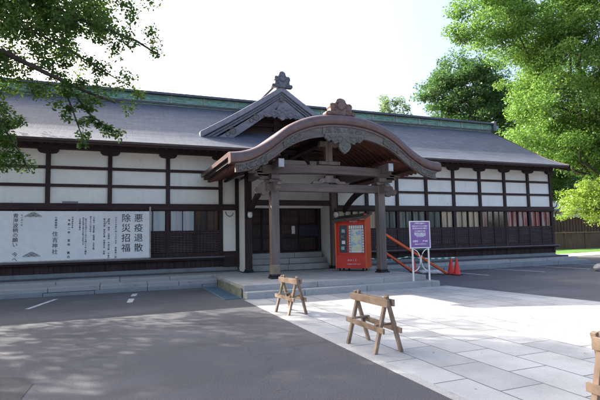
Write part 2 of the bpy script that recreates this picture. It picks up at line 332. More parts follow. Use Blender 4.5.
# porch platform (two stone tiers)
pl = empty('entrance_platform', (3.02,11.45,0), label='low pale stone platform of two tiers under the entrance porch', cat='platform')
tb = kerb(3.02, 8.97, 11.45, 11.9, -.05, .17, '', 21, 1.9); tb.build('lower_step', 'stone', pl, .015)
MB().box(3.06,8.9,11.88,16.0,-.05,.16).build('core', 'stone', pl)
ub = kerb(3.02, 8.73, 11.78, 12.2, .165, .33, '', 22, 1.7)
for j in range(3):
    b2 = kerb(3.02, 8.73, 12.21+j*1.3, 13.49+j*1.3 if j < 2 else 16.0, .165, .328, '', 30+j, 1.6); ub.v, ub.f = (lambda a, c: (a.add(c.v, c.f).v, a.f))(ub, b2)
ub.build('upper_slab', 'stone', pl, .012)
MB().box(2.985,3.015,11.9,14.95,-.05,.24).build('mossy_side', 'moss', pl, .01)
MB().box(2.51,2.94,11.69,14.98,-.03,.006).build('drain_channel', 'rubber', kind='structure')
dr = MB()
for i in range(56): dr.box(2.52, 2.93, 11.72+i*.06, 11.738+i*.06, -.03, .012)
for x in (2.5, 2.95): dr.box(x-.014, x+.014, 11.68, 15.0, -.03, .016)
dr.build('drain_grate', 'grate', label='long steel drain grating in the asphalt beside the stone platform', cat='drain')

# ------------------------------------------------------------------ the hall
hall = empty('shrine_hall', (4, 17, 0), label='long dark timber and white plaster shrine hall with slate roof and curved entrance porch', cat='building')
ZB, ZS0, ZS1, ZL0, ZW0, ZW1, ZN = .5, .80, .92, 1.10, 1.86, 2.60, 2.82
PZT = 4.62
wl = MB()                        # plaster walls above and the solid body behind
wl.box(-13, 20.4, 17.06, 17.2, 2.7, PZT); wl.box(20.3, 20.44, 17.2, 25, .5, 4.7); wl.box(-13, 20.3, 25, 25.2, .5, 4.7)
wl.build('wall', 'plaster', hall)
MB().box(-13,3.6,17.14,17.2,.4,.85).box(8.2,20.3,17.14,17.2,.4,.85).build('skirt_leak_block', 'interior', hall)  # unseen dark backing added behind the skirting to block light leaks
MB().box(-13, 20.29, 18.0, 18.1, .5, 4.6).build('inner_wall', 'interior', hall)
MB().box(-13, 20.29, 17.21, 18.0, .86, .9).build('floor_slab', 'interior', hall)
MB().box(-13, 4.15, 17.02, 17.5, .33, .52).box(7.8, 20.5, 17.02, 17.5, .3, .52).build('plinth', 'stone2', hall, .01)
LP = [-11.6,-9.73,-7.85,-5.97,-4.09,-2.2,-.31,1.62,3.52]; RP = [8.3, 9.74,11.25,12.78,14.3,15.83,17.35,18.88,20.4]
pm = None
for x in LP + RP:
    one(hall, 'post', 'dark_wood', x-.07, x+.07, 16.98, 17.12, .52, PZT)
    # boat-shaped bracket under the wall plate
    one_ = MB().prismY([(x-.31,4.62),(x-.31,4.56),(x-.24,4.49),(x-.1,4.47),(x+.1,4.47),(x+.24,4.49),(x+.31,4.56),(x+.31,4.62)], 16.9, 17.05)
    one_.build('bracket', 'dark_wood', hall, .008)
for x0, x1 in ((-13, 3.6), (7.9, 20.48)):
    for z in (3.42, 4.02 if x0 < 0 else 4.06): one(hall, 'rail', 'dark_wood_h', x0, x1, 17.0, 17.1, z-.05, z+.05)
    one(hall, 'lintel_beam', 'dark_wood_h', x0, x1, 16.93, 17.13, ZW1, ZN)
    one(hall, 'wall_plate', 'dark_wood_h', x0, x1, 16.86, 17.14, 4.62, 4.8)
    one(hall, 'sill', 'sill_wood', x0, x1, 16.68, 17.16, ZS1-.05, ZS1)
    one(hall, 'sill_beam', 'dark_wood_h', x0, x1, 16.8, 17.15, ZS0, ZS1-.052)
    sk = MB(); x = x0
    while x < x1-.1:
        sk.box(x+.004, x+.186, 17.0+random.uniform(0,.006), 17.03, .52, ZS0); x += .19
    sk.build('skirting', 'dark_wood', hall)
def bay(xa, xb, kinds):
    wd = empty('window_bay', (0,0,0))
    bpy.data.objects.remove(wd)
    fr = MB(); n = len(kinds)
    fr.box(xa,xb,17.0,17.06,ZW0-.06,ZW0); fr.box(xa,xb,17.0,17.06,ZW1-.03,ZW1-.001); fr.box(xa,xb,17.0,17.06,ZS1+.001,ZL0-.03)
    wdt = (xb-xa)/n
    for i in range(1, n): fr.box(xa+i*wdt-.022, xa+i*wdt+.022, 16.985, 17.065, ZS1+.001, ZW1-.001)
    F = fr.build('window', 'dark_wood', hall, .004)
    MB().add([(xa,17.037,ZW0),(xb,17.037,ZW0),(xb,17.037,ZW1-.031),(xa,17.037,ZW1-.031)],[(0,1,2,3)]).build('pane', 'glass', F)
    for i in range(n): MB().box(xa+(i+.5)*wdt-.014, xa+(i+.5)*wdt+.014, 17.01, 17.034, ZW0+.001, ZW1-.032).build('mullion', 'dark_wood', F)
    for i, k in enumerate(kinds):
        if not k: continue
        pts = [(xa+i*wdt+.03+(wdt-.06)*j/24, 17.07+.012*math.sin(j*1.35+i)) for j in range(25)]
        if k == 'cl_white': pts = [(p[0], 17.055) for p in pts]
        MB().grid([[(px, py, z) for px, py in pts] for z in (ZW0-.02, ZW1)]).build('curtain_or_reflection', k, F, smooth=True)  # cloth behind the glass; grey green sheets hold the painted tree reflection
    lt = MB()
    for j in range(12): lt.box(xa+.001, xb-.001, 17.012, 17.03, ZL0+j*.0605, ZL0+.026+j*.0605)
    nv = int((xb-xa)/.12)
    for j in range(nv+1): lt.box(xa+.02+j*(xb-xa-.04)/nv-.006, xa+.02+j*(xb-xa-.04)/nv+.006, 17.0305, 17.045, ZL0-.029, ZW0-.061)
    lt.build('lattice', 'louver', F)
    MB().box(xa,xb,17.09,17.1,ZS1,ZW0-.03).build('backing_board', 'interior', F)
bays = [(LP[i]+.07, LP[i+1]-.07) for i in range(len(LP)-1)]
for i, (a, b_) in enumerate(bays):
    bay(a, b_, ['cl_white','cl_brown'] if i == len(bays)-1 else ['cl_white','cl_white'])
rk = [['cl_pale','cl_pale'],['cl_tan','cl_tree_reflection'],['cl_tree_reflection','cl_tree_reflection'],['cl_tree_reflection','cl_tan'],['cl_tan','cl_tan'],['cl_red','cl_tan'],['cl_red','cl_red'],['cl_red','cl_red']]
for i in range(len(RP)-1): bay(RP[i]+.07, RP[i+1]-.07, rk[i])
# eaves: rafters, fascia
rf = MB().beam((0,16.12,4.66),(0,17.3,4.98),.07,.08)
nraf = 0
raf = None
for i in range(96):
    x = -6.6 + i*.288
    if raf is None:
        raf = rf.build('rafter', 'dark_wood', hall, 0, False); raf.location = (x-4+4, 0, 0)
        raf.location.x = x
    else:
        c = raf.copy(); COL.objects.link(c); c.location.x = x
# rafter mesh holds coordinates relative to the hall's root, so x is a plain shift
one(hall, 'fascia', 'dark_wood_h', -13, 20.51, 16.02, 16.09, 4.66, 4.79)
# main roof
prof = [(15.98,4.80),(16.4,4.96),(16.9,5.17),(17.3,5.36),(17.8,5.65),(18.6,6.13),(19.8,6.86),(21,7.6)]
back = [(42-y, z) for y, z in reversed(prof[:-1])]
top = prof + back; bot = [(y, z-.075) for y, z in reversed(top)]
rr_ = MB(); N = len(top)
def roofx(y): return 20.52
vs = [(-13, y, z) for y, z in top+bot] + [(roofx(y), y, z) for y, z in top+bot]; L = 2*N
rr_.add(vs, [(i, L+i, L+(i+1)%L, (i+1)%L) for i in range(L)] + [tuple(range(L-1,-1,-1)), tuple(range(L, 2*L))])
roof = rr_.build('roof', 'roof', hall); roof.data.materials.append(M['roof_dark'])
for p_ in roof.data.polygons:
    if abs(p_.normal.z) < .3 or p_.normal.z < -.1: p_.material_index = 1
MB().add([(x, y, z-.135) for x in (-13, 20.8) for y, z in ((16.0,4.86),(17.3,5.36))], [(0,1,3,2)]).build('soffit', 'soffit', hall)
vg = MB()     # verge boards at the right gable end
for (ya, za), (yb, zb) in zip(top[:-1], top[1:]):
    xa_, xb_ = roofx(ya)+.006, roofx(yb)+.006
    vg.add([(xa_,ya,za+.02),(xb_,yb,zb+.02),(xb_,yb,zb-.3),(xa_,ya,za-.3),(xa_+.07,ya,za+.02),(xb_+.07,yb,zb+.02),(xb_+.07,yb,zb-.3),(xa_+.07,ya,za-.3)],
           [(0,1,2,3),(7,6,5,4),(0,4,5,1),(3,2,6,7)])
vg.build('verge_board', 'roof_dark', hall)
MB().prismX([(17.1,4.7),(24.9,4.7),(21,7.4)], 20.3, 20.42).build('gable_wall', 'plaster', hall)
rg = MB(); rg.box(-13,20.5,20.82,21.18,7.5,7.949); rg.build('ridge', 'verdigris', hall)
cp = MB(); cp.prismX([(20.62,7.95),(21.38,7.95),(21.34,8.06),(21,8.12),(20.66,8.06)], -13, 20.6); cp.box(-13,20.5,20.76,21.24,7.55,7.63)
cp.build('ridge_cap', 'ridge_cap', roof)
x = -12.6
while x < 20.4: MB().box(x-.035, x+.035, 20.785, 20.82, 7.632, 7.948).build('ridge_batten', 'verdigris', roof); x += 1.47
rgp = MB(); x = -12.6
while x < 20:
    rgp.box(x+.16, x+1.31, 20.805, 20.82, 7.70, 7.93); x += 1.47
rgp.build('ridge_panel', surf('dark_verdigris', (.17,.32,.275), .8, .5, 8, (.5,1,3), .3), roof)
MB().box(20.505,20.7,20.6,21.4,7.55,8.14).build('ridge_end_tile', 'finial', roof, .05)

# ------------------------------------------------------------------ dormer gable over the entrance
GX, GH = 6.18, 3.3
def gz(u): u = abs(u); return 7.72 - 2.12*u*(1.1-.1*u) if u <= 1 else 5.6
def strip(cx, half, zf, y0, y1, zt, zb, n=48, u0=-1, u1=1):   # solid strip following zf between offsets zt and zb (callables of u)
    b_ = MB(); rows = []
    for i in range(n+1):
        u_ = u0+(u1-u0)*i/n; x_ = cx+half*u_; a = zf(u_)+zt(u_); c = zf(u_)+zb(u_)
        rows.append([(x_,y0,a),(x_,y1,a),(x_,y1,c),(x_,y0,c)])
    return b_.grid(rows, closed=True)
K = lambda v: (lambda u_: v)
strip(GX, GH, gz, 17.62, 20.95, K(0), K(-.16)).build('dormer_roof', 'roof', hall)
dg = strip(GX, GH+.04, gz, 17.44, 17.75, K(.05), K(-.2)).build('dormer_verge', surf('dormer_verge_tile', (.19,.19,.23), .45, .25, 8), hall, .03)
strip(GX, GH-.02, gz, 17.50, 17.62, K(-.203), K(-.30)).build('verge_moulding', 'finial', dg, .01)
strip(GX, GH-.05, gz, 17.53, 17.62, K(-.302), K(-.40)).build('verge_moulding', 'finial', dg, .01)
strip(GX, GH-.2, gz, 17.56, 17.66, K(-.402), lambda u_: -.72-.10*abs(u_)).build('gable_bargeboard', 'gable_paint', hall, .01)
gw = MB(); gw.prismY([(GX-GH+.3,5.3),(GX+GH-.3,5.3),(GX+.1,7.3),(GX-.1,7.3)], 18.35, 18.4); gw.build('gable_panel', 'dark_wood_h', hall)
gb = MB()
for z in (5.85, 6.2, 6.5): 
    hw = max(.2, GH*(7.5-z)/2.15-.3); gb.box(GX-hw, GX+hw, 18.2, 18.349, z, z+.16)
gb.box(GX-.14, GX+.14, 18.18, 18.349, 6.0, 7.1)
gb.build('gable_beam', 'dark_wood_h', hall, .01)
def disc(b_, x, z, rad, y0, y1, n=18): b_.prismY([(x+rad*math.cos(2*PI*k/n), z+rad*math.sin(2*PI*k/n)) for k in range(n)], y0, y1)
def ring(b_, x, z, rad, th, y, a0=0, a1=2*PI, n=20):
    b_.tube([(x+rad*math.cos(a0+(a1-a0)*k/n), y, z+rad*math.sin(a0+(a1-a0)*k/n)) for k in range(n+1)], th, 6)
# pendant with wings
gp = MB(); cz = 6.72
poly = [(-.95,-.26),(-.78,-.12),(-.6,-.14),(-.5,.02),(-.3,.02),(-.18,.22),(0,.32),(.18,.22),(.3,.02),(.5,.02),(.6,-.14),(.78,-.12),(.95,-.26),(.72,-.34),(.55,-.28),(.42,-.36),(.25,-.25),(.15,-.36),(0,-.44),(-.15,-.36),(-.25,-.25),(-.42,-.36),(-.55,-.28),(-.72,-.34)]
gp.prismY([(GX+x_*.82, cz+z_*.92) for x_, z_ in poly], 17.44, 17.55)
for sx in (-1,1):
    for q in ((.15,-.05,.10),(.36,-.14,.09),(.56,-.2,.07),(.16,-.26,.06),(.72,-.24,.05)): ring(gp, GX+sx*q[0], cz+q[1], q[2], .018, 17.43)
ring(gp, GX, cz+.05, .09, .02, 17.43)
gp.build('gable_pendant', 'gable_paint', hall, .008)
gk = MB(); disc(gk, GX, 7.2, .085, 17.48, 17.56); ring(gk, GX, 7.2, .085, .02, 17.48)
for sx in (-1,1):
    for u_ in (.33,.62,.85):
        zc = gz(u_)-.58; xx = GX+sx*u_*GH; ring(gk, xx, zc, .12, .02, 17.55); ring(gk, xx+sx*.2, zc-.13, .08, .018, 17.55); disc(gk, xx, zc, .05, 17.54, 17.56)
gk.build('gable_crest', 'carve', hall)
gr = MB(); gr.box(GX-.17,GX+.17,17.7,20.9,7.66,7.86); gr.box(GX-.24,GX+.24,17.66,20.9,7.86,7.92); gr.build('dormer_ridge', 'finial', hall, .02)
def finial(cx, y0, y1, z0, sc, sz, mat, name, parent):
    lob = [(-1.0,0),(-1.06,.14),(-.92,.26),(-.76,.22),(-.72,.42),(-.80,.52),(-.78,.70),(-.62,.80),(-.44,.76),(-.36,.86),(-.30,1.02),(-.14,1.1),(0,1.12),(.14,1.1),(.30,1.02),(.36,.86),(.44,.76),(.62,.80),(.78,.70),(.80,.52),(.72,.42),(.76,.22),(.92,.26),(1.06,.14),(1.0,0)]
    b_ = MB(); b_.prismY([(cx+a*sc, z0+c*sz) for a, c in lob], y0, y1)
    F = b_.build(name, mat, parent, .03)
    q = MB(); disc(q, cx, z0+.62*sz, .26*sc, y0-.035, y0+.01); ring(q, cx, z0+.62*sz, .3*sc, .02, y0)
    for sx in (-1,1):
        ring(q, cx+sx*.55*sc, z0+.55*sz, .17*sc, .022, y0); ring(q, cx+sx*.48*sc, z0+.2*sz, .15*sc, .022, y0); ring(q, cx+sx*.83*sc, z0+.12*sz, .1*sc, .018, y0)
    q.build('relief', mat, F)
finial(GX, 17.38, 17.6, 7.68, .44, .62, 'finial', 'dormer_finial', hall)

# ------------------------------------------------------------------ karahafu porch roof
KX, KH, KY = 6.30, 3.5, 12.2
ku = [0,.17,.33,.5,.67,.8,.9,1.0]; kz = [5.25,5.21,5.09,4.82,4.37,4.10,3.985,3.945]
cs = np.array(kz); cu_ = np.array(ku)
def catmull(u_):
    u_ = min(1.0, abs(u_)); i = min(max(int(np.searchsorted(cu_, u_))-1, 0), len(ku)-2)
    def g(k):
        if k < 0: return -cu_[-k], cs[-k]
        if k >= len(ku): return 2*cu_[-1]-cu_[-2], cs[-1]+.01
        return cu_[k], cs[k]
    (x0,y0),(x1,y1),(x2,y2),(x3,y3) = g(i-1), g(i), g(i+1), g(i+2)
    m1 = (y2-y0)/(x2-x0); m2 = (y3-y1)/(x3-x1); h = x2-x1; s_ = (u_-x1)/h
    return (2*s_**3-3*s_**2+1)*y1 + (s_**3-2*s_**2+s_)*h*m1 + (-2*s_**3+3*s_**2)*y2 + (s_**3-s_**2)*h*m2
NK = 72
kslab = []
for i in range(NK+1):
    u_ = -1+2*i/NK; x_ = KX+KH*u_; z_ = catmull(u_)
    pr = [(.9,0),(.32,0),(.16,-.012),(.05,-.05),(0,-.11),(-.012,-.2),(-.004,-.30),(.03,-.335),(.3,-.34),(.305,-.13),(.9,-.13)]
    kslab.append([(x_, KY+dy, z_+dz) for dy, dz in pr])
rim = MB().grid(kslab, closed=True).build('porch_roof_rim', 'copper', hall, smooth=False)
for p in rim.data.polygons: p.use_smooth = len(p.vertices) == 4
rim.modifiers.new('es', 'EDGE_SPLIT').split_angle = R(50)
strip(KX, KH, catmull, KY+.901, 17.05, K(0), K(-.13), NK).build('porch_roof', 'copper', hall, smooth=False)
strip(KX, KH*.42, catmull, 17.051, 17.75, K(-.001), K(-.3), 30, -.6, .6).build('porch_roof_back', 'copper', hall)
# seams along the left and right edge: boards of the eaves
for s_ in (-1, 1):
    strip(KX, KH, catmull, KY+.31, 17.0, K(-.131), K(-.24), 6, s_*.90, s_*.972).build('eave_board', 'dark_wood', hall)
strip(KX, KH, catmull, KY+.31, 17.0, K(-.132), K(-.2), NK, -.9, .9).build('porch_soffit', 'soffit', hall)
# bargeboard
def bw(u_): a = abs(u_); return -.345 - (.36 - .05*min(a,.5)/.5 - .07*max(0,a-.5)/.5)
strip(KX, KH, catmull, KY+.09, KY+.19, K(-.342), bw, NK, -.955, .955).build('porch_bargeboard', 'board', hall, .008)
strip(KX, KH, catmull, KY+.06, KY+.09, K(-.342), K(-.41), NK, -.96, .96).build('bargeboard_moulding', 'copper', hall, .006)
strip(KX, KH, catmull, KY+.07, KY+.09, lambda u_: bw(u_)+.045, lambda u_: bw(u_)-.005, NK, -.955, .955).build('bargeboard_moulding', 'board', hall, .006)
cv = MB()
def plaque(u0_, u1_):
    n = 14
    ps = [(KX+KH*(u0_+(u1_-u0_)*i/n)) for i in range(n+1)]
    t_ = [(x_, catmull((x_-KX)/KH)-.425) for x_ in ps]; b__ = [(x_, catmull((x_-KX)/KH)+bw((x_-KX)/KH)+.055) for x_ in reversed(ps)]
    cv.prismY(t_+b__, KY+.055, KY+.088)
    for i in (2, 5, 9, 12):
        x_ = ps[i]; z_ = (catmull((x_-KX)/KH)*2-.425+bw((x_-KX)/KH)+.055)/2
        ring(cv, x_, z_, .085, .018, KY+.05, .4*i, .4*i+5.2); ring(cv, x_+.02, z_, .035, .016, KY+.05)
for q0, q1 in ((-.2,.2),(-.93,-.68),(.68,.93),(-.55,-.40),(.40,.55)):
    cv = MB(); plaque(q0, q1); cv.build('carved_panel', 'carve', hall)
kp = MB(); z0 = catmull(0)-.74
wing = [(-.62,.10),(-.66,-.02),(-.52,-.14),(-.42,-.08),(-.33,-.2),(-.2,-.15),(-.12,-.24),(0,-.2),(.12,-.24),(.2,-.15),(.33,-.2),(.42,-.08),(.52,-.14),(.66,-.02),(.62,.10),(0,.16)]
kp.prismY([(KX+a, z0+c) for a, c in wing], KY+.02, KY+.1)
for sx in (-1,1):
    for q in ((.14,-.04,.09),(.34,-.05,.08),(.53,-.02,.06)): ring(kp, KX+sx*q[0], z0+q[1], q[2], .018, KY+.01)
heart = [(0,-.5),(-.13,-.4),(-.2,-.29),(-.19,-.2),(-.11,-.16),(0,-.2),(.11,-.16),(.19,-.2),(.2,-.29),(.13,-.4)]
kp.prismY([(KX+a, z0+c) for a, c in heart], KY, KY+.09); ring(kp, KX, z0-.3, .08, .018, KY-.005)
kp.build('porch_pendant', 'carve', hall, .008)
finial(KX-.02, KY+.15, KY+.42, catmull(0)-.02, .49, .48, 'finial_b', 'porch_finial', hall)
MB().box(KX-.14,KX+.14,KY+.4,17.3,5.2,5.36).build('porch_ridge', 'copper', hall, .03)
# ribs under the curve
for k_ in range(17):
    y_ = KY+.45+k_*.27
    strip(KX, KH, catmull, y_, y_+.075, K(-.2), K(-.33), 40, -.93, .93).build('rib', 'rib_wood', hall)
# second, shorter layer of eave rafters on each side
for s_ in (-1,1):
    sm = MB()
    for k_ in range(19):
        y_ = KY+.5+k_*.24; sm.beam((KX+s_*1.9,y_,4.0),(KX+s_*3.22,y_,3.66),.07,.075)
    sm.build('eave_rafters', 'rib_wood', hall)
    MB().beam((KX+s_*2.62,KY+.35,3.68),(KX+s_*2.62,16.95,3.68),.09,.08).build('eave_purlin', 'dark_wood', hall)
# purlins on the columns
CX = (4.37, 8.08)
for x in CX:
    p = one(hall, 'purlin', 'aged_wood', x-.09, x+.09, KY+.32, 16.95, 3.58, 3.85)
    one(p, 'purlin_end', 'white_end', x-.085, x+.085, KY+.305, KY+.319, 3.60, 3.84)
one(hall, 'ridge_purlin', 'dark_wood', KX-.1, KX+.1, KY+.35, 16.95, 4.62, 4.86)
# columns
def column(x, y, z1, wd, mat='aged_wood'):
    c = one(hall, 'column', mat, x-wd/2, x+wd/2, y-wd/2, y+wd/2, .44, z1, .012)
    k = MB(); k.box(x-wd*.72,x+wd*.72,y-wd*.72,y+wd*.72,.328,.385); k.box(x-wd*.6,x+wd*.6,y-wd*.6,y+wd*.6,.385,.445)
    k.build('column_base', 'metal_dark', c, .02)
    return c
for x in CX:
    c = column(x, 13.25, 3.58, .25)
    if x < 5: one(c, 'column_patch', surf('ochre_repair', (.24,.19,.13), .8), x-.128, x+.128, 13.12, 13.38, .46, .74, .004)
for x in (4.30, 7.66): column(x, 16.0, 4.3, .22, 'dark_wood' if x < 5 else 'aged_wood')
# front tie beams
one(hall, 'tie_beam', 'aged_wood_h', 4.1, 8.34, 13.14, 13.36, 2.95, 3.20, .02)
ar = MB()      # gently arched upper beam
n = 20; tp = []; bt_ = []
for i in range(n+1):
    x_ = 3.98+(8.42-3.98)*i/n; q = 1-((x_-6.2)/2.22)**2; tp.append((x_, 3.74+.06*q)); bt_.append((x_, 3.46+.07*q if .06 < q else 3.50))
ar.prismY(tp+bt_[::-1], 13.1, 13.4); ar.build('arched_beam', 'aged_wood_h', hall, .02)
fr_ = [(-.62,0),(-.55,.1),(-.38,.1),(-.3,.2),(-.16,.2),(-.13,.3),(.13,.3),(.16,.2),(.3,.2),(.38,.1),(.55,.1),(.62,0),(.3,0),(.2,.05),(-.2,.05),(-.3,0)]
MB().prismY([(6.22+a, 3.205+c*.95) for a, c in fr_], 13.18, 13.32).build('frog_leg_strut', 'aged_wood', hall, .015)
st = MB(); st.box(6.1,6.34,13.16,13.34,3.82,4.6); st.box(5.85,6.6,13.14,13.36,3.82,3.94); st.box(5.9,6.55,13.15,13.35,4.42,4.58); st.build('king_post', 'aged_wood', hall, .02)
# nosings and bracket blocks
nose = [(0,-.02),(0,.26),(.2,.27),(.34,.2),(.37,.1),(.46,.1),(.5,0),(.42,-.1),(.3,-.08),(.24,-.14),(.1,-.12)]
for x, s_ in ((4.24,-1),(8.21,1)):
    MB().prismY([(x+s_*a, 2.97+c) for a, c in nose], 13.17, 13.33).build('beam_nosing', 'aged_wood', hall, .02)
    MB().prismY([(x+s_*a*.9, 3.48+c) for a, c in nose], 13.17, 13.33).build('beam_nosing', 'aged_wood', hall, .02)
for x in CX:
    MB().box(x-.2,x+.2,13.05,13.45,3.21,3.3).box(x-.14,x+.14,13.0,13.12,3.3,3.44).build('bracket_block', 'aged_wood', hall, .02)
    MB().prismX([(13.12,3.20),(13.12,2.95),(12.95,2.93),(12.82,2.99),(12.78,3.08),(12.7,3.1),(12.68,3.18),(12.8,3.24)], x-.08, x+.08).build('beam_nosing', 'aged_wood', hall, .02)
    # rainbow beam from front to back column
    n = 16; tp = []; bo = []
    for i in range(n+1):
        y_ = 13.38+(15.89-13.38)*i/n; s2 = i/n; zz = 3.2-.55*s2+.28*math.sin(PI*s2); tp.append((y_, zz)); bo.append((y_, zz-.2))
    MB().prismX(tp+bo[::-1], x-.07, x+.07).build('rainbow_beam', 'dark_wood', hall, .015)
# brackets (stacked blocks) inside right: seen under the eaves
for x, s_ in ((4.37,-1),(8.08,1)):
    b_ = MB()
    for j in range(4): b_.box(x+s_*.14, x+s_*(.3+.16*j), 13.17+.0*j, 13.33, 3.22+.09*j, 3.29+.09*j)
    b_.build('bracket_arm', 'aged_wood', hall, .01)
# entrance bay
ent = MB(); ent.box(4.205,4.30,16.1,17.45,.33,3.7); ent.box(7.68,7.8,16.1,17.45,.33,3.7); ent.box(4.28,7.67,17.3,17.42,3.0,3.95); ent.build('entrance_wall', 'plaster', hall)
MB().box(3.6,4.149,17.0,17.05,1.08,2.6).build('plaster_panel', 'plaster', hall, .0)
one(hall, 'post', 'dark_wood', 4.07, 4.2, 16.96, 17.1, .5, 3.8)
one(hall, 'rail', 'dark_wood_h', 3.6, 4.069, 16.98, 17.06, .5, 1.08); one(hall, 'lintel_beam', 'dark_wood_h', 3.601, 4.069, 16.93, 17.13, 2.6, 2.82)
wq = MB(); wq.box(7.81,8.23,17.0,17.05,.92,2.6); wq.build('plaster_panel', 'plaster', hall)
one(hall, 'door_lintel', 'dark_wood_h', 4.28, 7.67, 17.18, 17.42, 2.72, 3.0); one(hall, 'door_jamb', 'dark_wood', 4.28, 4.42, 17.2, 17.42, .95, 2.72); one(hall, 'door_jamb', 'dark_wood', 7.53, 7.67, 17.2, 17.42, .95, 2.72)
one(hall, 'front_tie', 'dark_wood_h', 4.41, 7.55, 15.92, 16.08, 2.72, 2.92)
cb_ = [(0,0),(0,-.34),(.1,-.36),(.22,-.28),(.3,-.16),(.42,-.14),(.55,-.04),(.62,0)]
for x, s_ in ((4.41,1),(7.55,-1)): MB().prismY([(x+s_*a, 3.24+c) for a, c in cb_], 17.1, 17.28).build('curved_brace', 'dark_wood', hall, .012)
for i in range(4):
    xa = 4.42+i*.7775; xb = xa+.7775; yy = 17.30 if i in (1,2) else 17.35
    d = MB(); d.box(xa,xa+.06,yy,yy+.04,.97,2.72); d.box(xb-.06,xb,yy,yy+.04,.97,2.72)
    for z in (.97,1.5,2.05,2.64): d.box(xa+.06,xb-.06,yy,yy+.04,z,z+.075)
    D = d.build('door', 'dark_wood', hall, .004)
    sl = MB(); n = 11
    for j in range(n): xx = xa+.06+(xb-xa-.12)*(j+.5)/n; sl.box(xx-.016,xx+.016,yy+.012,yy+.03,1.05,2.64)
    sl.build('slats', 'louver', D)
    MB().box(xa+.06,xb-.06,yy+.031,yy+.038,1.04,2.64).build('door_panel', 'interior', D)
for j, (y0, z1) in enumerate(((16.2,.54),(16.52,.75),(16.84,.95))):
    kerb(4.42 if j == 0 else 4.42, 7.53, y0, 17.16, .329 if j == 0 else z1-.2, z1, '', 60+j, 1.6).build('door_step', 'stone', hall, .012)
one(hall, 'floor_edge', 'sill_wood', 4.28, 7.67, 17.17, 17.5, .76, .965)

# lanterns
def lantern(x, lab):
    t_ = empty('wall_lantern', (x, 15.89, 2.42), label=lab, cat='lantern', group='lanterns on the inner porch columns')
    MB().tube([(x,15.888,2.56),(x,15.8,2.6),(x,15.76,2.55)], .014, 6).build('arm', 'iron', t_)
    MB().lathe([(.02,.17),(.1,.13),(.1,.11),(.03,.11)], (x,15.76,2.36)).build('cap', 'iron', t_)
    MB().lathe([(.02,-.1),(.06,-.09),(.085,-.03),(.085,.04),(.07,.105)], (x,15.76,2.36)).build('globe', 'paper', t_, smooth=True)
lantern(4.30, 'small white globe lantern on the inner column left of the entrance doors')
lantern(7.66, 'small white globe lantern on the inner column beside the red cabinet')
# notice plates on doors
nb = one(None, 'door_notice_board', surf('navy_board', (.02,.02,.05), .5), 6.72, 7.66, 17.215, 17.245, 1.58, 2.02, .006, label='dark navy notice board hung across the right entrance doors', cat='notice board')
tg_ = one(None, 'paper_notice', 'paper', 6.42, 6.56, 17.27, 17.28, 1.68, 2.0, .002, label='small white paper notice stuck on the middle entrance door', cat='notice')
MB().tube([(3.68,16.96,2.55),(3.72,16.9,2.42),(3.82,16.88,2.36),(3.93,16.9,2.4),(3.97,16.96,2.5)], .014, 6).build('wall_cable', 'iron', label='dark drooping cable loop under the beam beside the white plaster panel', cat='cable')

# ------------------------------------------------------------------ long white banner board with brush writing
BX0, BX1, BY, BZ0, BZ1 = -8.2, .97, 16.72, .96, 2.54
bn = empty('banner_board', (BX0, BY, .93), label='long white hoarding with vertical brush writing along the left wing', cat='sign')
MB().box(BX0, BX1, BY, BY+.03, BZ0, BZ1).build('board', 'paper', bn)
eg = MB(); eg.box(BX1, BX1+.05, BY-.02, BY+.05, BZ0-.02, BZ1+.16); eg.box(BX0, BX1-.001, BY-.012, BY+.04, BZ0-.035, BZ0-.001); eg.build('edge_batten', surf('pale_batten', (.42,.36,.32), .7), bn, .004)
hk = MB()
for x in (-7,-5,-3.6,-2.5,-1.3,-.2,.7): hk.box(x-.012, x+.012, BY+.005, BY+.02, BZ1, BZ1+.1)
hk.build('hook', 'iron', bn)
RX = (PI/2, 0, 0); yT = BY-.003
def vcol(txt, x, z, size, sp=1.0, off=.0): lettering('\n'.join(txt), size, (x, yT, z), RX, 'ink', bn, sp, off=off)
vcol('悪疫退散', .62, 2.44, .30, 1.12, .002); vcol('除災招福', .22, 2.44, .30, 1.12, .002)
vcol('住吉神社', -1.92, 1.88, .17, 1.12, .001)
vcol('青海波柄の願い 今へ', -3.03, 2.46, .155, .98, .001)
vcol('小樽総鎮守', -1.90, 2.36, .07, 1.15, .001)
vcol('せいがいは', -2.86, 2.44, .06, 1.3, .001)
vcol('人々の平安な暮らしがどこまでも続く', -3.56, 2.38, .075, 1.12, .002)
vcol('心よりお祈り申し上げます 崇敬者一同', -.10, 2.36, .07, 1.12, .001)
vcol('御祈祷 受付 社務所 午前九時 午後四時', -.32, 2.30, .065, 1.1, .001); vcol('家内安全 商売繁盛 交通安全 厄除', -.46, 2.30, .065, 1.1, .001)
vcol('八方除け 安産祈願 初宮詣 七五三詣', -.78, 2.38, .062, 1.0, .001); vcol('波のように平穏な', -.88, 2.38, .062, 1.1, .001)
vcol('穏やかな波がどこまでも続いてゆく模様', -1.02, 2.30, .06, 1.1, .001); vcol('未来永劫の幸せを願う文様です', -1.1, 2.34, .06, 1.1, .001); vcol('大海原の恵み', -1.2, 2.3, .06, 1.1, .001)
vcol('令和二年 宮司 敬白', -1.52, 2.28, .085, 1.55, .002); vcol('疫病退散祈願', -1.42, 2.36, .05, 1.3, .001)
for xx, tt in ((-4.2,'祈願祭'),(-4.9,'家内安全'),(-5.6,'交通安全'),(-6.3,'商売繁盛'),(-7.2,'無病息災')): vcol(tt, xx, 2.4, .2, 1.2, .001)
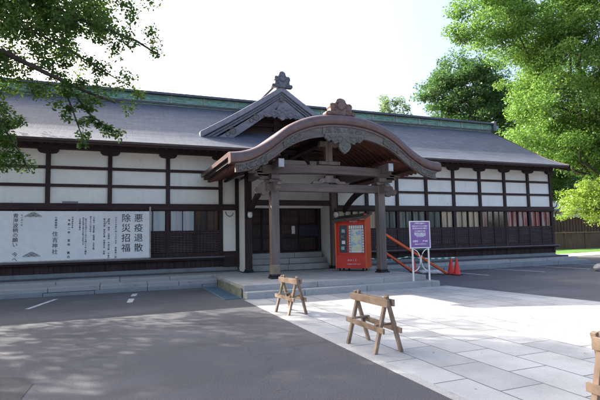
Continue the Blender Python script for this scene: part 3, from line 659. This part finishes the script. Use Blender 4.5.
def crest(x, z):
    b_ = MB()
    for dx, dz, rr0 in ((-.15,-.03,.09),(.15,-.03,.09),(0,-.03,.09),(-.075,.02,.085),(.075,.02,.085),(0,.065,.08)):
        for k_ in (1,.66,.33):
            ra = rr0*k_; n = 12; th = .012
            b_.prismY([(x+dx+(ra+th/2)*math.cos(PI*i/n), z+dz+(ra+th/2)*math.sin(PI*i/n)*.75) for i in range(n+1)] + [(x+dx+(ra-th/2)*math.cos(PI*i/n), z+dz+(ra-th/2)*math.sin(PI*i/n)*.75) for i in range(n,-1,-1)], yT-.001-.0004*k_, BY-.0005)
    b_.build('wave_crest', 'ink', bn)
crest(-2.55, 2.38); crest(-2.57, 1.12)
one(None, 'pale_bracket_plate', 'sill_wood', -1.75, -1.28, 16.84, 16.925, 2.83, 2.87, .004, label='small pale plank lying on the beam above the white hoarding', cat='plank')

# ------------------------------------------------------------------ red notice cabinet
rc = empty('notice_cabinet', (7.2,14.75,.33), R(-43), label='red notice cabinet on casters with paper grid and map under a small sloping roof', cat='cabinet')
def lb(name, mat, parent, *a, bevel=.006, **k): return MB().box(*a).build(name, mat, parent, bevel, local=True, **k)
W_, D_, H_ = 1.02, .62, 1.72
lb('body', 'red', rc, 0, W_, 0, .06, .1, 1.68); lb('body_side', 'orange', rc, W_+.001, W_+.05, -.12, D_, .1, 1.98); lb('body_side', 'orange', rc, -.05, -.001, -.12, D_, .1, 1.70); lb('body_back', 'red', rc, 0, W_, D_-.04, D_, .1, 1.7)
lb('top_panel', 'red', rc, 0, W_, .0, .06, 1.681, 1.78)
lb('skirt', 'red', rc, -.03, W_-.001, -.10, -.02, .1, .56)
MB().add([(-.12,-.3,1.80),(W_+.1,-.3,1.90),(W_+.1,D_+.1,2.08),(-.12,D_+.1,1.96),(-.12,-.3,1.70),(W_+.1,-.3,1.80),(W_+.1,D_+.1,1.99),(-.12,D_+.1,1.87)], [(0,1,2,3),(7,6,5,4),(0,4,5,1),(1,5,6,2),(2,6,7,3),(3,7,4,0)]).build('cabinet_roof', 'roof_dark', rc, .01, local=True)
wn = lb('dark_display', surf('dark_display', (.03,.045,.06), .25, .4, 12), rc, .08, .36, -.012, -.001, .64, 1.6)
for i in range(4): lb('display_item', ['blue_ink','paper','carve','blue_ink'][i], wn, .14+.03*(i%2), .26+.03*(i%2), -.022, -.013, .74+i*.2, .86+i*.2, bevel=.01)
pn = lb('poster', surf('poster_ground', (.10,.085,.075), .6, .1), rc, .42, .98, -.02, -.001, .62, 1.6)
gd = MB()
for i in range(7):
    gd.box(.435+i*.077,.435+i*.077+.058,-.026,-.0205,1.47,1.585)
for j in range(9):
    gd.box(.435,.49,-.026,-.0205,.64+j*.092,.64+j*.092+.07); gd.box(.90,.965,-.026,-.0205,.64+j*.092,.64+j*.092+.07)
gd.build('paper_slips', 'paper', pn, local=True)
ln_ = MB()
for j in range(9):
    for x_ in (.445,.91): ln_.box(x_, x_+.035, -.028, -.0265, .665+j*.092, .675+j*.092)
ln_.build('slip_writing', 'ink', pn, local=True)
lb('map_sheet', 'paper', pn, .505, .885, -.026, -.0205, .64, 1.45); 
mm, t, b = newmat('printed_map'); vo = t.nodes.new('ShaderNodeTexVoronoi'); vo.feature = 'DISTANCE_TO_EDGE'; vo.inputs['Scale'].default_value = 9; t.links.new(coords(t), vo.inputs['Vector'])
c = mixc(t, (.25,.45,.62), (.62,.66,.45), ramp(t, noise(t, coords(t), 3.5, 4), .47, .5)); c = mixc(t, c, (.75,.72,.62), ramp(t, vo.outputs['Distance'], .02, .05, (1,1,1), (0,0,0)))
t.links.new(c, b.inputs['Base Color']); b.inputs['Roughness'].default_value = .35
lb('map_print', mm, pn, .52, .87, -.0285, -.0262, .70, 1.42, bevel=0)
lt1 = lettering('おみくじ', .085, (7.2,14.75,.33), (PI/2,0,0), 'white_ink', rc); lt1.location = (.55,-.103,.42)
lt2 = lettering('ご自由にお引き下さい', .05, (7.2,14.75,.33), (PI/2,0,0), 'white_ink', rc); lt2.location = (.6,-.103,.27)
lt3 = lettering('境内案内', .07, (7.2,14.75,.33), (PI/2,0,0), 'white_ink', rc); lt3.location = (.6,-.003,1.755)
for x_, y_ in ((.06,.02),(.4,.02),(.9,.02),(.06,.52),(.9,.52)):
    c_ = MB().tube([(x_-.02,y_,.045),(x_+.02,y_,.045)], .045, 12); c_.box(x_-.03,x_+.03,y_-.02,y_+.02,.06,.1); c_.build('caster', 'rubber', rc, local=True)
# low orange prop plank behind the column
# orange poles running down from the porch
def pole(a, b_, lab):
    o = MB().beam(a, b_, .075, .085); q = o.build('orange_pole', 'orange', None, .01); 
    q.data.transform(Matrix.Translation(-Vector(a))); q.location = a; return tag(q, lab, 'pole', 'orange poles leaning on the porch column')
pole((8.18,13.5,1.70), (11.55,14.35,.07), 'upper orange pole leaning from the porch column down to the red cones')
pole((8.2,13.75,1.16), (10.75,15.3,.07), 'lower orange pole sloping from the porch column to behind the purple sign')

# ------------------------------------------------------------------ purple sign
sg = empty('purple_sign', (8.42,11.6,.17), R(-2), label='purple notice board with white lettering on white metal legs at the platform edge', cat='sign')
lb('panel', 'purple', sg, -.33,.33,-.012,.012,1.0,1.76)
fb = MB(); fb.box(-.36,.36,-.018,.018,.97,1.0); fb.box(-.36,.36,-.018,.018,1.76,1.79); fb.box(-.36,-.33,-.018,.018,1.0,1.76); fb.box(.33,.36,-.018,.018,1.0,1.76); fb.build('frame', 'white_paint', sg, .004, local=True)
for s_ in (-1,1):
    lb('leg', 'white_paint', sg, s_*.28-.022, s_*.28+.022, -.02, .02, 0, .969)
sc_ = MB()
for s_ in (-1,1):
    sc_.tube([(s_*(.016+.26*(1-math.sin(a))), 0, .62+.33*math.cos(a)) for a in np.linspace(.12, PI-.12, 15)], .014, 8)
sc_.build('scroll', 'white_paint', sg, smooth=True, local=True)
def sgt(txt, size, x, z, al='CENTER'):
    o = lettering(txt, size, (8.42,11.6,.17), (PI/2,0,0), 'white_ink', sg, align=al, off=.0015); o.location = (x,-.0135,z)
sgt('ご参拝の皆様へ', .058, 0, 1.74); sgt('新型コロナウイルス感染症', .045, 0, 1.655); sgt('拡大防止のため お願い', .05, 0, 1.59)
sgt('マスクの着用 手指の消毒', .034, 0, 1.50); sgt('間隔を空けてお並び下さい\n手水舎の柄杓は使用を中止\n社務所の受付時間は短縮\nいたしております', .034, 0, 1.44)
sgt('社務所', .06, -.17, 1.21); sgt('授与所', .06, .17, 1.21); sgt('午前九時より午後四時まで', .034, 0, 1.11)

# ------------------------------------------------------------------ cones, rope, sacks
def cone(x, y, sc, lab):
    t_ = empty('traffic_cone', (x,y,0), random.uniform(0,1), label=lab, cat='traffic cone', group='red cones beside the porch'); t_.scale = (sc,)*3
    MB().box(-.19,.19,-.19,.19,.002,.03).build('base', 'rubber', t_, .02, local=True)
    MB().lathe([(.155,.03),(.14,.06),(.035,.66),(.03,.7),(.015,.705)], n=24).build('body', 'cone', t_, smooth=True, local=True)
cone(11.89,14.49,.92,'red cone of the right pair, the one nearer the orange poles'); cone(11.86,14.13,.92,'red cone farthest right, outer one of the pair on the asphalt')
cone(11.18,15.89,.85,'red cone half hidden behind the purple sign'); 
rp = MB(); rp.tube([(8.3+ (11.86-8.3)*i/30, 15.3+(14.13-15.3)*i/30, .80-.16*i/30-.12*math.sin(PI*min(1,i/15)) if i <= 15 else .72-.06*(i-15)/15-.05*math.sin(PI*(i-15)/15)) for i in range(31)], .024, 8)
rp.build('striped_rope', 'tape', smooth=True, label='green and white striped barrier rope strung between the porch and the red cones', cat='rope')
def sack(x, y, lx, ly, lz, rz, lab):
    b_ = MB(); rows = []; n = 14
    for i in range(9):
        a = -PI/2+PI*i/8; z = lz/2+math.sin(a)*lz/2; kk = max(.02, math.cos(a))**.45
        rows.append([(lx/2*kk*(abs(math.cos(t2))**.5*math.copysign(1,math.cos(t2)))*(1+.04*math.sin(5*t2+i)), ly/2*kk*(abs(math.sin(t2))**.5*math.copysign(1,math.sin(t2))), z*(1+.10*math.sin(3*t2+i))) for t2 in [2*PI*k/20 for k in range(20)]])
    o = b_.grid(rows, closed=True).build('sandbag', 'bag', None, smooth=True); o.location = (x,y,0); o.rotation_euler = (0,0,rz)
    tag(o, lab, 'sandbag', 'white sacks behind the purple sign')
sack(11.23,15.25,.5,.3,.15,.1,'white sack lying leftmost behind the purple sign'); sack(11.46,14.92,.5,.3,.16,-.15,'white sack in the middle of the row behind the purple sign'); sack(11.67,14.76,.42,.28,.13,-.5,'white sack rightmost of the row, at the foot of the upper orange pole')

# ------------------------------------------------------------------ sawhorses
def sawhorse(x, y, rz, L_, lab, ov=.1):
    t_ = empty('sawhorse', (x,y,0), R(rz), label=lab, cat='sawhorse', group='timber sawhorses on the stone path')
    hx = L_/2; sp = .19
    for s_ in (-1,1):
        lx = s_*(hx-ov)
        MB().beam((lx-.018*s_,-sp,0),(lx-.018*s_,.02,.755),.045,.05,(1,0,0)).build('leg', 'horse', t_, .003, local=True)
        MB().beam((lx+.03*s_,sp,0),(lx+.03*s_,-.02,.745),.045,.05,(1,0,0)).build('leg', 'horse', t_, .003, local=True)
    MB().beam((-hx,-.045,.665),(hx,-.045,.655),.03,.1).build('top_board', 'horse', t_, .003, local=True)
    MB().beam((-hx,.05,.66),(hx,.05,.66),.03,.09).build('top_board', 'horse', t_, .003, local=True)
    MB().beam((-hx-.01,-.13,.335),(hx+.01,-.13,.31),.028,.07).build('rail', 'horse', t_, .003, local=True)
    MB().beam((-hx-.02,.13,.34),(hx+.03,.13,.30),.028,.07).build('rail', 'horse', t_, .003, local=True)
    for s_ in (-1,1): MB().beam((s_*(hx-.16),-.15,.365),(s_*(hx-.14),.16,.37),.05,.025).build('cross_piece', 'horse', t_, .002, local=True)
    return t_
sawhorse(3.30,5.73,-87,.93,'timber sawhorse standing nearer the camera on the path edge')
sawhorse(3.29,9.02,-81,.78,'sunlit timber sawhorse standing closest to the entrance platform')
sawhorse(3.57,2.22,-89,.84,'timber sawhorse cut off by the right edge of the photo',.03)

# ------------------------------------------------------------------ fence and outbuilding on the right
fn = empty('timber_fence', (30,29.7,0), label='low brown timber fence with panels beyond the grass strip', cat='fence')
x = 24.0
while x < 52:
    one(fn, 'fence_post', 'fence', x-.07, x+.07, 29.65, 29.8, 0, 1.62)
    p = MB()
    for j in range(12): p.box(x+.08+j*.205, x+.08+j*.205+.19, 29.72, 29.745, .12, 1.40)
    p.build('fence_panel', 'fence', fn); x += 2.6
one(fn, 'fence_rail', surf('fence_cap', (.26,.16,.09), .7), 23.9, 52, 29.62, 29.83, 1.42, 1.52); one(fn, 'fence_rail', 'fence', 23.9, 52, 29.70, 29.80, .02, .12)
ob = empty('outbuilding', (34,33,0), label='brown timber outbuilding with green grey tiled roof behind the fence', cat='building')
one(ob, 'wall', 'fence', 27, 52, 32, 36, 0, 3.35)
bs = MB()
for i in range(60): bs.box(27.1+i*.41, 27.16+i*.41, 31.95, 31.999, .3, 2.9)
bs.build('wall_slats', 'fence', ob)
one(ob, 'wall_band', 'plaster', 27, 52, 31.93, 31.999, 2.95, 3.3)
MB().prismX([(31.0,3.5),(31.0,3.62),(34,4.9),(37,3.62),(37,3.5),(34,4.75)], 26.2, 52.8).build('roof', 'green_tile', ob)
gw2 = one(None, 'wicket_wall', 'fence', 22.2, 29.6, 30.0, 30.12, 0, 2.5, label='taller plain brown board wall between the hall and the low fence', cat='wall')
MB().prismX([(29.6,2.52),(29.6,2.6),(30.06,2.95),(30.5,2.6),(30.5,2.52),(30.06,2.82)], 22.0, 30.9).build('coping', 'green_tile', gw2)
bm_ = MB(); rr = random.Random(4)
rows = []
for i in range(7):
    a = -PI/2+PI*i/6; rows.append([(.42*math.cos(a)*math.cos(t2)*(1+.18*rr.random()), .3*math.cos(a)*math.sin(t2)*(1+.18*rr.random()), .16+.22*math.sin(a)) for t2 in [2*PI*k/11 for k in range(11)]])
ro = bm_.grid(rows, closed=True).build('boulder', 'rock', None, .03); ro.location = (17.45,12.5,0); ro.scale = (.8,.8,.8)
tag(ro, 'low grey boulder on the asphalt at the right edge', 'rock')

# ------------------------------------------------------------------ trees
def leaves(name, centers, radii, per, size, mat, parent, flat=.6, droop=.35, seed=1):
    g = np.random.default_rng(seed); C_ = np.repeat(np.array(centers, float), per, axis=0); Rr = np.repeat(np.array(radii, float), per)
    n = len(C_); d = g.normal(size=(n,3)); d /= np.linalg.norm(d, axis=1, keepdims=True); rad = Rr*g.random(n)**.45
    P = C_ + d*rad[:,None]*np.array([1,1,flat])
    ax = g.normal(size=(n,3)); ax[:,2] = ax[:,2]*.5 - droop; ax /= np.linalg.norm(ax, axis=1, keepdims=True)
    up = g.normal(size=(n,3))*.55; up[:,2] += 1; sd = np.cross(ax, up); sd /= np.linalg.norm(sd, axis=1, keepdims=True); nn = np.cross(sd, ax)
    sz = size*g.uniform(.6,1.25,n)[:,None]
    V = np.stack([P, P+ax*sz*.5+sd*sz*.3+nn*sz*.06, P+ax*sz, P+ax*sz*.5-sd*sz*.3+nn*sz*.06], axis=1).reshape(-1,3)
    off = np.array(rootloc(parent)); V = V-off
    me = bpy.data.meshes.new(name); me.vertices.add(4*n); me.vertices.foreach_set('co', V.ravel().astype(np.float32))
    me.loops.add(4*n); me.loops.foreach_set('vertex_index', np.arange(4*n, dtype=np.int32))
    me.polygons.add(n); me.polygons.foreach_set('loop_start', np.arange(0,4*n,4,dtype=np.int32)); me.polygons.foreach_set('loop_total', np.full(n,4,dtype=np.int32))
    me.update(); me.validate(); me.materials.append(M[mat]); o = bpy.data.objects.new(name, me); COL.objects.link(o); o.parent = parent; return o
def bezier(a, b_, sag, n=7, jit=.15, rr=random):
    a = Vector(a); b_ = Vector(b_); L_ = (b_-a).length
    return [a.lerp(b_, i/n) + Vector((0,0,sag*math.sin(PI*i/n))) + (Vector((rr.uniform(-1,1), rr.uniform(-1,1), rr.uniform(-.5,.5)))*jit*L_*.12 if 0 < i < n else Vector()) for i in range(n+1)]
def tree(name, label, base, h, cc, rad, nclump, per, leaf, mat, seed, crad=.8, trunk=.3, cat='tree', group=None, shell=.55, lo=-1, extra=()):
    rr = random.Random(seed); t_ = empty(name, base, label=label, cat=cat, group=group)
    base = Vector(base); cc = Vector(cc); tp = Vector((cc.x, cc.y, base.z+h*.8))
    tk = bezier(base, tp, 0, 9, .4, rr); tm = MB(); tm.tube(tk, [trunk*(1-.8*i/9)+.02 for i in range(10)], 10)
    tm.build('trunk', 'bark', t_, smooth=True)
    cl = []; cr = []
    while len(cl) < nclump:
        v = Vector((rr.gauss(0,1), rr.gauss(0,1), rr.gauss(0,1))).normalized()*(shell+(1-shell)*rr.random())
        if v.z < lo: continue
        lump = .82+.18*math.sin(v.x*5+seed)*math.cos(v.y*4+v.z*5+seed*2)
        cl.append(cc+Vector((v.x*rad[0], v.y*rad[1], v.z*rad[2]))*lump); cr.append(crad*rr.uniform(.6,1.3))
    for q in extra: cl.append(Vector(q)); cr.append(crad*rr.uniform(.6,1.1))
    bm = MB(); limbs = cl[::max(1, nclump//26)]
    for q in limbs:
        k = rr.randint(3,8); s0 = tk[k]
        if s0.z > q.z+1: s0 = tk[max(2, k-3)]
        bm.tube(bezier(s0, q, .25*rad[2]*rr.uniform(-.2,.5), 6, .8, rr), [trunk*.32*(1-.85*i/6)+.008 for i in range(7)], 6)
    bm.build('branches', 'bark', t_, smooth=True)
    leaves('crown', cl, cr, per, leaf, mat, t_, seed=seed); return t_

rngx = random.Random(77)
tree('broadleaf_tree', 'large bright green broadleaf tree whose sunlit crown fills the upper right', (38,24,0), 20, (33.2,24,13.2), (9.4,6,9.8), 680, 250, .19, 'leaf_bright', 3, 1.1, .45, extra=[(rngx.uniform(21.8,27), rngx.uniform(22.5,25.5), rngx.uniform(15.2,19)) for _ in range(60)])
tree('broadleaf_tree', 'tall mid green tree rising behind the right half of the roof ridge', (32,36,0), 21, (32.4,36,15.3), (5.6,4.5,5.4), 190, 190, .25, 'leaf_deep', 5, 1.0, .35)
tree('broadleaf_tree', 'small pale thin tree far behind the middle of the roof ridge', (28,46,0), 17, (30.2,46,16.4), (2.8,2.6,2.2), 34, 60, .3, 'leaf_pale', 9, .7, .16)
tree('broadleaf_tree', 'dark tree crown just behind the right end of the roof ridge', (38,38,0), 15, (40,37.5,12.3), (6.3,4,8), 330, 180, .25, 'leaf_deep', 12, 1.1, .35)
tree('broadleaf_tree', 'dark green tree standing behind the tiled outbuilding', (47,42,0), 15, (47,40,9.5), (10,5,8.5), 340, 170, .25, 'leaf_deep', 15, 1.2, .35)
tree('broadleaf_tree', 'bushy tree between the hall corner and the outbuilding', (36,31,0), 9, (35,30.6,6.8), (5.5,1.2,3.6), 190, 150, .2, 'leaf_mid', 17, .75, .2, lo=-.75)
tree('broadleaf_tree', 'dark tree farthest right behind the tiled outbuilding, cut by the frame', (56,38,0), 18, (55,38,11), (8,5,9.5), 240, 170, .26, 'leaf_mid', 19, 1.2, .35)
tree('maple_tree', 'small lime green maple leaning over the brown fence', (34.5,21.8,0), 6, (30.6,21.8,3.55), (4.3,2.2,2.1), 190, 130, .14, 'leaf_lime', 21, .5, .12, lo=-.85, shell=.3)
# left tree: trunk outside the frame, boughs reaching in at about ten metres
lt_ = empty('broadleaf_tree', (-7.2,11.2,0), label='near broadleaf tree whose dark leafy boughs hang in over the upper left', cat='tree')
rr = random.Random(33)
tk = [Vector(p) for p in ((-7.2,11.2,0),(-7.1,11.2,1.5),(-6.9,11.3,3),(-6.95,11.4,4.5),(-7.2,11.6,6),(-7.5,12,8),(-7.8,12.4,10))]
MB().tube(tk, [.34,.3,.27,.24,.2,.14,.05], 12).build('trunk', 'bark', lt_, smooth=True)
bough = [  # paths reaching into view
 [(-6.95,11.4,4.4),(-5,10.8,5.2),(-3.2,10.3,5.35),(-2.1,10,5.2),(-1.4,9.9,4.85),(-.7,9.9,4.55),(-.1,9.9,4.35)],
 [(-7.2,11.6,6),(-5,10.8,6.6),(-3,10.2,6.6),(-1.6,10,6.3),(-.6,10,6.0),(.3,10,5.75),(.75,10,5.5)],
 [(-7.3,11.7,6.6),(-5,10.5,7.4),(-2.8,10,7.3),(-1.2,9.8,7.0),(0,9.8,6.7),(.6,9.8,6.62)],
 [(-3.2,10.3,5.35),(-2.4,10.1,4.5),(-2.1,10,3.8),(-1.8,10,3.3),(-1.6,10,2.9)],
 [(-1.1,9.9,4.7),(-.9,9.9,4.2),(-.75,9.9,3.75),(-.6,9.9,3.35)],
 [(-1.0,9.9,4.68),(-.6,9.9,4.1),(-.2,9.9,3.8),(0,9.9,3.72)],
 [(-3,10.2,6.6),(-1.8,10.1,5.8),(-1.0,10,5.4),(-.3,10,5.0),(.2,10,4.75)]]
bb_ = MB(); cl = []; cr = []
for k_, pth in enumerate(bough):
    r0_ = (.09,.075,.06,.035,.018,.018,.03)[k_]; n = len(pth)
    bb_.tube(pth, [r0_*(1-.85*i/(n-1))+.004 for i in range(n)], 7)
    for i in range(1, n):
        a = Vector(pth[i-1]); b_ = Vector(pth[i]); m_ = max(2, int((b_-a).length/(.26 if k_ < 3 or k_ == 6 else .16)))
        for j in range(m_):
            q = a.lerp(b_, (j+.5)/m_)
            if q.x < -4.6: continue
            ex = (.62,.55,.42,.5,.13,.13,.45)[k_]*(1-.35*(i/(n-1)))
            for _ in range(2 if k_ not in (4,5) else 1):
                e = q + Vector((rr.gauss(0,.5)*ex, rr.gauss(0,.8)*ex, rr.gauss(-.1,.5)*ex)); bb_.tube([q, q.lerp(e,.5)+Vector((0,0,.03)), e], [.008,.006,.003], 4)
                cl.append(e); cr.append(rr.uniform(.12,.26)*(1 if k_ not in (4,5) else .65))
# fill of the mass in the corner
for _ in range(560):
    e = Vector((rr.uniform(-3.4,-.2), rr.uniform(9.0,12.8), rr.uniform(5.2,8.6))); 
    if e.x > -.9 and e.z < 5.7+.4*(e.y-10): continue
    if e.z < 5.6 and rr.random() < .5: continue
    cl.append(e); cr.append(rr.uniform(.15,.32))
for _ in range(22):
    e = Vector((rr.uniform(-2.5,-1.75), rr.uniform(9.6,10.4), rr.uniform(2.9,4.0))); e.x -= .3*(e.z < 3.2); cl.append(e); cr.append(rr.uniform(.15,.25))
bb_.build('boughs', 'bark', lt_, smooth=True)
leaves('foliage', cl, cr, 100, .078, 'leaf_near', lt_, .8, .3, 5)
cl = []; cr = []
for _ in range(190):
    v = Vector((rr.gauss(0,1),rr.gauss(0,1),rr.gauss(0,1))).normalized()*rr.uniform(.35,1)
    cl.append(Vector((-8.0,13.6,7.9))+Vector((v.x*4.4,v.y*5.4,v.z*3.0))); cr.append(rr.uniform(.5,.95))
for _ in range(115):
    cl.append(Vector((rr.uniform(-9.5,-3.9), rr.uniform(13,18.5), rr.uniform(6.6,9.4)))); cr.append(rr.uniform(.5,.9))
leaves('crown', cl, cr, 95, .16, 'leaf_near', lt_, .7, .3, 6)
bz = MB()
for q in ((-8,17,7.6),(-5,16.5,7.8),(-6,14,8.4),(-10,13,8)): bz.tube([tk[4], tk[4].lerp(Vector(q),.5)+Vector((0,0,.3)), q], [.14,.09,.03], 8)
bz.build('rear_boughs', 'bark', lt_, smooth=True)

# fallen leaves and grit on the asphalt and path: far too many and small to count
g = np.random.default_rng(5); gm = MB()
for i in range(260):
    x, y = g.uniform(-4,9), g.uniform(2,14); a = g.uniform(0,6.28); q = g.uniform(.008,.022)
    if 11.3 < y and x > 2.4: continue
    gm.add([(x+q*math.cos(a+k*1.57)*(1 if k%2 else .5), y+q*math.sin(a+k*1.57)*(1 if k%2 else .5), .009+.004*(k%2)) for k in range(4)], [(0,1,2,3)])
tag(gm.build('leaf_litter', surf('dry_leaf', (.22,.15,.07), .9, .4, 9), None), 'tiny dry leaves and grit scattered over asphalt and stone path', 'litter', kind='stuff')
